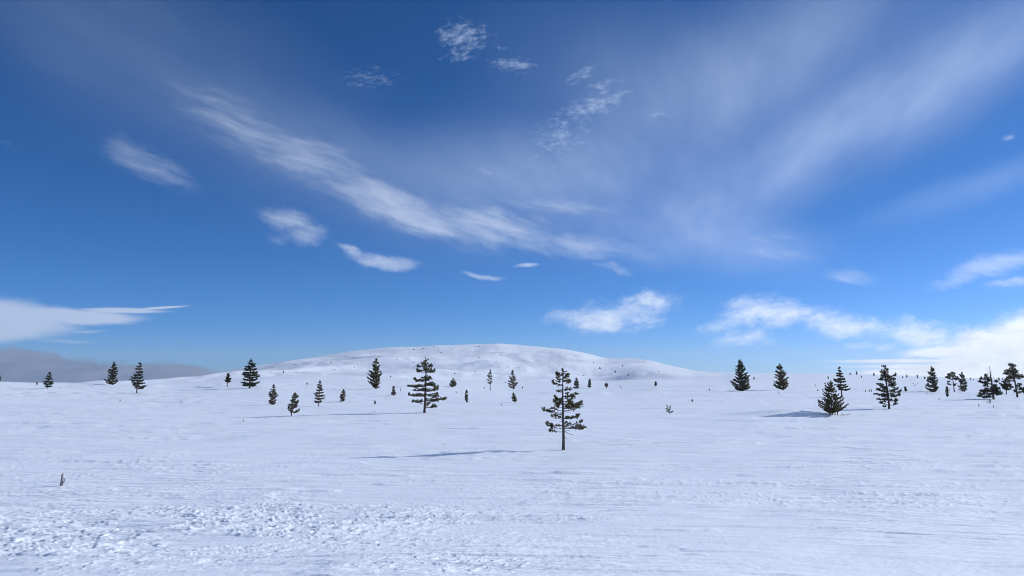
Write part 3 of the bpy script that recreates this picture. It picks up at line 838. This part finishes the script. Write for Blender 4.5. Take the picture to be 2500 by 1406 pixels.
profile_tree('spruce_sapling', 'slim pointed spruce half sunk behind the crest, second right of the nearest pine top', (1438, 947), (1440, 925),
    [(926,1439,1441),(932,1437,1443),(938,1436,1443),(944,1432,1444)], mat=needle_dark, style='spruce', dens=1.4, seed=30, group='young trees on the snow plain', trunk_w=1.8)
profile_tree('pine_sapling', 'stubby round-topped little pine on the crest, third right of the nearest pine', (1480.6, 947), (1481, 935),
    [(936,1478,1483),(939,1476,1485),(942,1477,1484)], mat=needle_brown, style='up', dens=1.5, seed=31, group='young trees on the snow plain', trunk_w=2.2, cat='tree')
profile_tree('spruce_sapling', 'tiny compact black spruce alone on the lower right slope of the fell', (1601, 942), (1601, 931.8),
    [(932,1600,1602),(936,1598,1604),(940,1598,1605)], mat=needle_dark, style='spruce', dens=1.8, seed=32, group='young trees on the snow plain', trunk_w=2.0)

# bushy clump with several stems, and the spruce behind it
profile_tree('spruce_clump', 'wide bushy many-stemmed spruce casting a broad blue shadow on the right', (2032, 1011), (2030.7, 930.7),
    [(931,2029,2033),(938,2019,2037),(948,2014,2040),(958,2012,2045),(965,2009,2058),(972,2006,2068),(977,1993,2064),(984,1998,2066),(987,2000,2075),(994,2002,2064),(1000,2008,2052),(1003,2014,2045)],
    mat=needle_olive, style='pine', dens=1.25, seed=40, group=G, trunk_w=3.0, stems=[(2024, 2016, 934), (2029, 2022, 950), (2039, 2044, 950), (2044, 2062, 970)])
profile_tree('spruce_tree', 'steeple-shaped spruce directly behind the bushy many-stemmed one', (2056, 968), (2051.7, 895.4),
    [(896,2050,2053),(904,2048,2055),(912,2045,2061),(920,2042,2063),(928,2036,2065),(934,2037,2068),(941,2040,2070),(946,2045,2078),(952,2050,2078)], mat=needle_dark, style='spruce', dens=1.4, seed=41, group=G, trunk_w=3.0)
profile_tree('spruce_tree', 'shaggy grey-green spruce with thick trunk, leaning slightly, left of a thin pair', (2282, 956), (2277.7, 895.4),
    [(896,2274,2281),(904,2270,2283),(912,2266,2285),(920,2263,2287),(928,2260,2290),(936,2259,2292),(942,2258,2291),(948,2264,2289),(951,2266,2287)], mat=needle_dark, style='pine', dens=1.25, seed=42, group=G, trunk_w=4.4)
profile_tree('pine_tree', 'upswept pine, right one of a thin pair at right', (2355, 955), (2351, 909),
    [(910,2349,2353),(915,2342,2356),(922,2341,2359),(930,2342,2362),(938,2341,2362),(944,2337,2362),(948,2338,2363)], mat=needle_dark, style='up', dens=1.1, seed=43, group=G, trunk_w=2.2)
profile_tree('pine_tree', 'dark low spreading pine between the two larger ones at the right edge', (2456.7, 961.5), (2461, 919.6),
    [(920,2460,2463),(926,2455,2467),(932,2441,2469),(938,2444,2470),(944,2446,2470),(949,2452,2468)], mat=needle_dark, style='pine', dens=1.6, seed=44, group='pines at the right edge', trunk_w=2.4)
profile_tree('spruce_sapling', 'narrow dark sapling with a bare twig, in front of the thin pair at right', (2313, 968), (2313, 944),
    [(945,2312,2314),(952,2309,2316),(958,2309,2317),(964,2310,2316)], mat=needle_dark, style='up', dens=1.2, seed=45, group='young trees on the snow plain', trunk_w=1.8)
profile_tree('spruce_sapling', 'tiny dark cone-shaped sapling right of the dark full pine', (2211.5, 954), (2210.5, 944),
    [(944,2210,2211),(949,2208.5,2213),(953,2208,2215)], mat=needle_dark, style='spruce', dens=1.5, seed=46, group='young trees on the snow plain', trunk_w=1.5)
profile_tree('pine_tree', 'pine cut by the left edge of the view', (-4, 934), (-5, 914),
    [(915,-6,-3),(920,-10,1),(926,-9,2),(930,-8,0)], mat=needle_dark, style='pine', dens=1.2, seed=47, group=G, trunk_w=2.0)
profile_tree('pine_bush', 'low pine at the right border behind the leaning pine', (2502, 962), (2502, 944),
    [(945,2499,2505),(951,2495,2509),(957,2494,2510)], mat=needle_dark, style='pine', dens=1.1, seed=48, group='young trees on the snow plain', trunk_w=1.8, cat='bush')

# ------------------------------------------------------------------ tiny far trees, each one where the photo shows it
far_specs = [
    (1841, 925, 7, 5.5, 'tiny round bush right of the dark spruce with wide skirt'),
    (2022, 923.5, 7, 4.5, 'tiny far tree left of the steeple-shaped spruce'),
    (2075.7, 913.5, 6, 6, 'tiny low far tree on the skyline just right of the steeple-shaped spruce'),
    (2091.7, 914, 10, 4, 'tallest tiny far tree on the skyline right of the steeple-shaped spruce'),
    (2103.5, 921, 6, 4, 'tiny far tree just below the skyline left of the dark full pine'),
    (2133.7, 916, 8, 5, 'tiny oval far tree on the skyline left of the dark full pine'),
    (2204, 921.5, 5, 4, 'first tiny far bush on the skyline right of the dark full pine'),
    (2214, 920.5, 8, 3.5, 'second tiny far tree on the skyline right of the dark full pine'),
    (2240, 922, 9, 4, 'tiny slim far tree on the skyline left of the shaggy grey-green spruce'),
    (2257.5, 924, 7, 6.5, 'tiny dark round bush on the skyline touching the shaggy spruce'),
    (2369, 926, 6, 3.5, 'tiny slim far tree right of the thin pair'),
    (2376, 927.5, 4, 4, 'tiny low far bush right of the thin pair'),
    (2393, 930, 9, 6, 'small hazy far tree left of the pine with dead leader'),
    (2439, 928, 9, 4, 'small far tree right of the dead leader'),
    (2448, 926, 6, 5, 'tiny round far bush between the pines at the right edge'),
    (1502, 909, 7, 4.5, 'small dark tree on the right shoulder of the fell'),
    (1533.5, 917, 7, 4, 'small tree with long shadow on the right foot of the fell'),
    (1520, 894, 5, 3, 'tiny tree high on the right shoulder of the fell'),
    (1464.5, 899, 5, 7, 'tiny clump of sticks on the right flank of the fell'),
    (1570, 883, 4, 3, 'tiny tree near the skyline of the right shoulder'),
    (1449.7, 886, 4, 3, 'tiny tree above the clump of sticks on the fell'),
    (953.7, 920, 4, 5, 'tiny round bush on the fell right of the slim-topped spruce'),
    (749.5, 937, 5, 6, 'tiny bush on the crest between the small trees at left'),
    (1182, 947, 4, 4.5, 'tiny bush at the left foot of the slender pale pine'),
    (1275.5, 947, 5, 4, 'tiny bush right of the pointed spruce on the crest'),
    (1233.7, 934, 3.5, 3, 'tiny bush left of the pointed spruce on the crest'),
    (1385, 946, 5, 3, 'tiny twig of a tree beside the nearest pine trunk on the crest'),
    (915.5, 985.5, 10, 6, 'tiny thin sapling on the plain below the slim-topped spruce'),
    (90, 938, 8, 4, 'tiny twiggy tree on the crest left of the small neat spruce'),
    (1690, 979.5, 7, 5, 'tiny forked sapling on the plain left of the wide-skirted spruce'),
    (1732, 952, 5, 3, 'tiny bent sapling just left of the wide-skirted spruce'),
    (2113.4, 955.5, 5, 2.5, 'leftmost of three tiny saplings left of the dark full pine'),
    (2122, 955, 6, 2.5, 'middle one of three tiny saplings left of the dark full pine'),
    (2128, 955, 6, 1.5, 'rightmost and thinnest of three tiny saplings left of the dark full pine'),
    (2009, 952, 5, 5, 'tiny tree at the left shoulder of the bushy many-stemmed spruce'),
    (1996.5, 953, 4, 4, 'tiny round bush left of the bushy many-stemmed spruce'),
    (1990, 941, 4, 2, 'tiny stick of a tree high left of the bushy many-stemmed spruce'),
    (692, 909, 6, 5, 'small dark bush on the left flank of the fell'),
    (1110, 912, 4, 5, 'small dark bush low on the fell above the low round pine bush'),
]
for i, (bx, by, hh, ww, lab) in enumerate(far_specs):
    hh *= 0.75; ww_ = ww; ww = ww * 0.85
    t = by - hh
    pr_ = [(t, bx - 0.12 * ww, bx + 0.12 * ww), (t + 0.4 * hh, bx - 0.4 * ww, bx + 0.4 * ww), (t + 0.75 * hh, bx - 0.5 * ww, bx + 0.5 * ww), (t + 0.92 * hh, bx - 0.35 * ww, bx + 0.35 * ww)]
    profile_tree('far_sapling' if ww_ < 4.6 else 'far_bush', lab, (bx, by), (bx, t), pr_, mat=needle_grey, style=('up', 'pine', 'spruce')[i % 3],
                 dens=0.6, shrink=0.35, seed=200 + i, group='tiny far trees and bushes', trunk_w=1.0, cat='tree' if ww_ < 4.6 else 'bush', parts=False)

# ------------------------------------------------------------------ dead wood, twigs and stubs
def sticks(name, label, base, segs, cat, group=None, mat=None, needles=0, part='twig', first='stem', seed=0):
    """thin wood given as photo segments (x0, y0, x1, y1, width px); the first one is the stem"""
    rng = np.random.RandomState(seed + 300)
    mat = mat or dead_wood
    loc, dep = hit(*base)
    k = dep / F_PX
    root = tree_root(name, loc, label, cat, group)
    pos = []; dirs = []
    for i, (x0, y0, x1, y1, w) in enumerate(segs):
        a = np.array([(x0 - base[0]) * k, 0.0 if i == 0 else rng.uniform(-1, 1) * k, (base[1] - y0) * k])
        b = np.array([(x1 - base[0]) * k, rng.uniform(-2, 2) * k, (base[1] - y1) * k])
        if i == 0: a[2] -= 0.08
        L = np.linalg.norm(b - a)
        pts = curve_pts(a, b, -0.04 * L * rng.uniform(-1, 1), 7) + np.concatenate([[[0, 0, 0]], rng.normal(size=(5, 3)) * 0.012 * L, [[0, 0, 0]]])
        r = 0.5 * w * k
        quad_to_obj(first if i == 0 else part, [tube(pts, np.linspace(r, r * (0.75 if w > 3.5 else 0.4), 7), 7)], mat, root)
        for q in range(needles):
            f = 0.35 + 0.65 * rng.rand()
            pos.append(a + (b - a) * f + rng.normal(size=3) * 0.3 * k); dirs.append((b - a) / L + rng.normal(size=3) * 0.3)
    if needles:
        lt = max(0.08, 1.6 * k)
        V, Fq = tufts(pos, dirs, lt, lt * 0.25, 8, rng, 0.7)
        mesh_obj('needles', V, Fq, needle_brown, root)
    return root

stub_mat = plain_mat('weathered_wood', (0.22, 0.20, 0.205), (0.34, 0.31, 0.305), 14.0, 0.9)
snag = sticks('snag', 'broken grey dead trunk stump standing alone in the snow, lower left', (150, 1184),
       [(149.5, 1184, 151, 1160, 7.0), (153, 1183, 156, 1173, 1.6), (156, 1177, 156.3, 1167, 3.4), (150.5, 1163, 147.5, 1157.5, 1.2), (151, 1162, 152.5, 1156.5, 4.0)], 'stump', mat=stub_mat, part='splinter', first='trunk')
sticks('pine_seedling', 'little upright forked seedling on the plain right of the nearest pine', (1635, 1008),
       [(1635, 1008, 1629, 989, 1.8), (1635, 1006, 1637, 990, 1.8), (1633, 1001, 1627, 996, 1.4), (1636, 1007, 1642, 1003, 1.6), (1633, 1005, 1628, 1002, 1.4)], 'seedling', 'seedlings and twigs', bark, 16, part='branch', seed=1)
sticks('pine_seedling', 'twiggy seedling with shadow just below the pine with dead leader', (2416, 984),
       [(2415, 984, 2417, 971, 1.2), (2416, 979, 2412, 974, 0.9), (2417, 980, 2421, 974, 0.9), (2414, 983, 2409, 979, 0.8), (2417, 983, 2420, 979, .8)], 'seedling', 'seedlings and twigs', bark, 4, part='branch', seed=2)
sticks('dead_sapling', 'bare dead sapling with forked twigs left of the shaggy grey-green spruce', (2234, 941),
       [(2234, 941, 2229, 931, 0.9), (2231, 936, 2226, 934, 0.7), (2234, 940, 2242, 935, 0.7), (2240, 936, 2242, 932, 0.7)], 'dead sapling', 'seedlings and twigs', seed=3)
sticks('dead_sapling', 'curved bare twig rising beside the narrow sapling at right', (2315, 966),
       [(2315, 966, 2318, 955, 1.0), (2318, 955, 2322, 943, 0.8), (2318.5, 953, 2314, 946, 0.6), (2320, 949, 2323, 945, 0.6)], 'dead sapling', 'seedlings and twigs', seed=4)
sticks('dead_sapling', 'thin leaning dead stick on the foot of the fell', (1517, 947), [(1518, 947, 1511.5, 940, 1.6), (1515, 944, 1517, 940, 0.8)], 'dead sapling', 'seedlings and twigs', seed=5)
sticks('dead_sapling', 'short slanted stick below the ragged spruce at right', (1902, 961), [(1903, 961, 1899, 954, 1.3), (1901, 958, 1903, 956, 0.7)], 'dead sapling', 'seedlings and twigs', seed=6)
sticks('dead_sapling', 'short upright stick left of the broad layered pine', (978, 954.5), [(978, 954.5, 978.3, 945, 1.5), (978, 950, 976, 947, 0.7)], 'dead sapling', 'seedlings and twigs', seed=7)
for i, (bx, by, hh, dx, lab) in enumerate([
        (594, 1029, 7, 1.5, 'small stub with its shadow on the plain below the black-green spruce'),
        (293, 979, 6, 2.0, 'small stub on the left plain between the left pair and the stump'),
        (147, 948.5, 3.5, 0.6, 'tiny stub just right of the small neat spruce'),
        (1114, 958, 4, 3.0, 'low slanted stub just right of the broad layered pine'),
        (1225, 988, 3.5, 1.5, 'low stub below the pointed spruce on the crest'),
        (2390.5, 992.5, 6.5, -0.6, 'left one of two stubs in front of the pine with dead leader'),
        (2426, 994, 5.5, -0.4, 'right one of two stubs in front of the pine with dead leader'),
        (2261, 961, 3, 3.0, 'low stub in the snow left of the shaggy grey-green spruce trunk'),
        (2292, 974, 3, 3.0, 'low stub in the snow right of the shaggy grey-green spruce'),
        (915, 1004, 3, 1.0, 'tiny stub left of the foot of the broad layered pine')]):
    sticks('stub', lab, (bx, by), [(bx - dx * 0.4, by, bx + dx * 0.6, by - hh, 2.2), (bx, by - 0.5 * hh, bx + 2 * (1 if dx < 0 else -1), by - 0.8 * hh, 0.9)], 'stub', 'stubs of dead wood in the snow', stub_mat, part='splinter', first='trunk', seed=20 + i)
sticks('fallen_branch', 'bare twiggy branch lying on the snow right of the bushy many-stemmed spruce', (2058, 1012.5),
       [(2044, 1012, 2076, 1011, 1.0), (2052, 1012, 2058, 1007, 0.8), (2056, 1011, 2068, 1008, 0.7), (2060, 1011, 2050, 1006, .7), (2064, 1011, 2074, 1014, .7), (2049, 1012, 2056, 1015, .7), (2068, 1011, 2078, 1007, .6)], 'branch', 'seedlings and twigs', dead_wood, seed=40)

# ------------------------------------------------------------------ rocks on the fell
rock_mat = plain_mat('lichen_rock', (0.085, 0.08, 0.085), (0.17, 0.16, 0.16), 0.6, 0.95)
def rock_mesh(seed):
    rng = np.random.RandomState(seed)
    nu, nv = 9, 5
    vs = []
    for j in range(nv + 1):
        th = math.pi * 0.5 * j / nv
        for i in range(nu):
            ph = 2 * math.pi * i / nu
            r = 1.0 + rng.uniform(-0.25, 0.2)
            vs.append((math.cos(ph) * math.sin(th + 0.12) * r, math.sin(ph) * math.sin(th + 0.12) * r, math.cos(th) * r * 0.9 - (0.4 if j == nv else 0)))
    fs = []
    for j in range(nv):
        for i in range(nu):
            i2 = (i + 1) % nu
            fs.append((j * nu + i, (j + 1) * nu + i, (j + 1) * nu + i2, j * nu + i2))
    fs.append(tuple(range(nu)))
    me = bpy.data.meshes.new('rock'); me.from_pydata(vs, [], fs); me.materials.append(rock_mat)
    return me
rocks = [rock_mesh(k) for k in range(4)]
spots = [(924,870,6),(968,870,5),(1010,853,7),(1077,859,6),(1102,853,6),(1169,871,5),(1137,893,5),(1160,906,6),(968,878,7),(1010,884,6),(864,895,6),(817,902,7),(808,884,6),(813,912,5),(993,927,4),(1034,850,8),(1028,852,6),
         (665,896,5),(719,889,6),(662,907,6),(724,907,6),(786,884,4),(744,900,3),(1170,845,8),(1162,846,6),(1222,866,6),(1239,895,5),(1268,896,6),(1262,897,4),(1377,875,3),(1395,875,5),(1325,922,4),(1406,910,4),(1398,912,4),(1424,915,6),(1412,913,5),
         (1608,906,4),(1623,907,4),(1543,921,4),(1417,862,3),(845,870,6),(905,862,5),(880,883,4),(760,878,4),(1060,846,6),(1290,873,4),(1350,888,4)]
rr = random.Random(5)
for i, (bx, by, w) in enumerate(spots):
    loc, dep = hit(bx, by)
    o = bpy.data.objects.new('rock', rocks[i % 4])
    k = 0.46 * w * dep / F_PX
    o.location = loc - Vector((0, 0, 0.12 * k))
    o.scale = (k * rr.uniform(0.7, 1.0), k * rr.uniform(0.5, 0.8), k * rr.uniform(0.45, 0.75))
    o.rotation_euler = (0, 0, rr.uniform(-0.5, 0.5))
    o['label'] = 'dark low rock showing through the snow of the fell'
    o['category'] = 'rock'
    o['group'] = 'rocks on the fell'
    col.objects.link(o)

# ------------------------------------------------------------------ thin cold haze
hz = bpy.data.materials.new('thin_haze')
hz.use_nodes = True
ht = hz.node_tree
ht.nodes.remove(ht.nodes['Principled BSDF'])
pv = ht.nodes.new('ShaderNodeVolumePrincipled')
pv.inputs['Color'].default_value = (0.86, 0.92, 1.0, 1)
pv.inputs['Density'].default_value = 0.00011
pv.inputs['Anisotropy'].default_value = 0.2
ht.links.new(pv.outputs[0], ht.nodes['Material Output'].inputs['Volume'])
X1 = 3600.0; ZLO = float(gz.min()) - 1.0; ZHI = max(float(gz.max()), CAM_Z) + 8.0
vs = [(x, y, z) for z in (ZLO, ZHI) for x, y in ((-X1, -X1), (X1, -X1), (X1, X1), (-X1, X1))]
fs = [(3, 2, 1, 0), (4, 5, 6, 7), (0, 1, 5, 4), (1, 2, 6, 5), (2, 3, 7, 6), (3, 0, 4, 7)]
hm = bpy.data.meshes.new('haze'); hm.from_pydata(vs, [], fs); hm.materials.append(hz)
ho = bpy.data.objects.new('haze', hm); ho['kind'] = 'stuff'; ho['label'] = 'thin cold haze over the snow plain'; col.objects.link(ho)
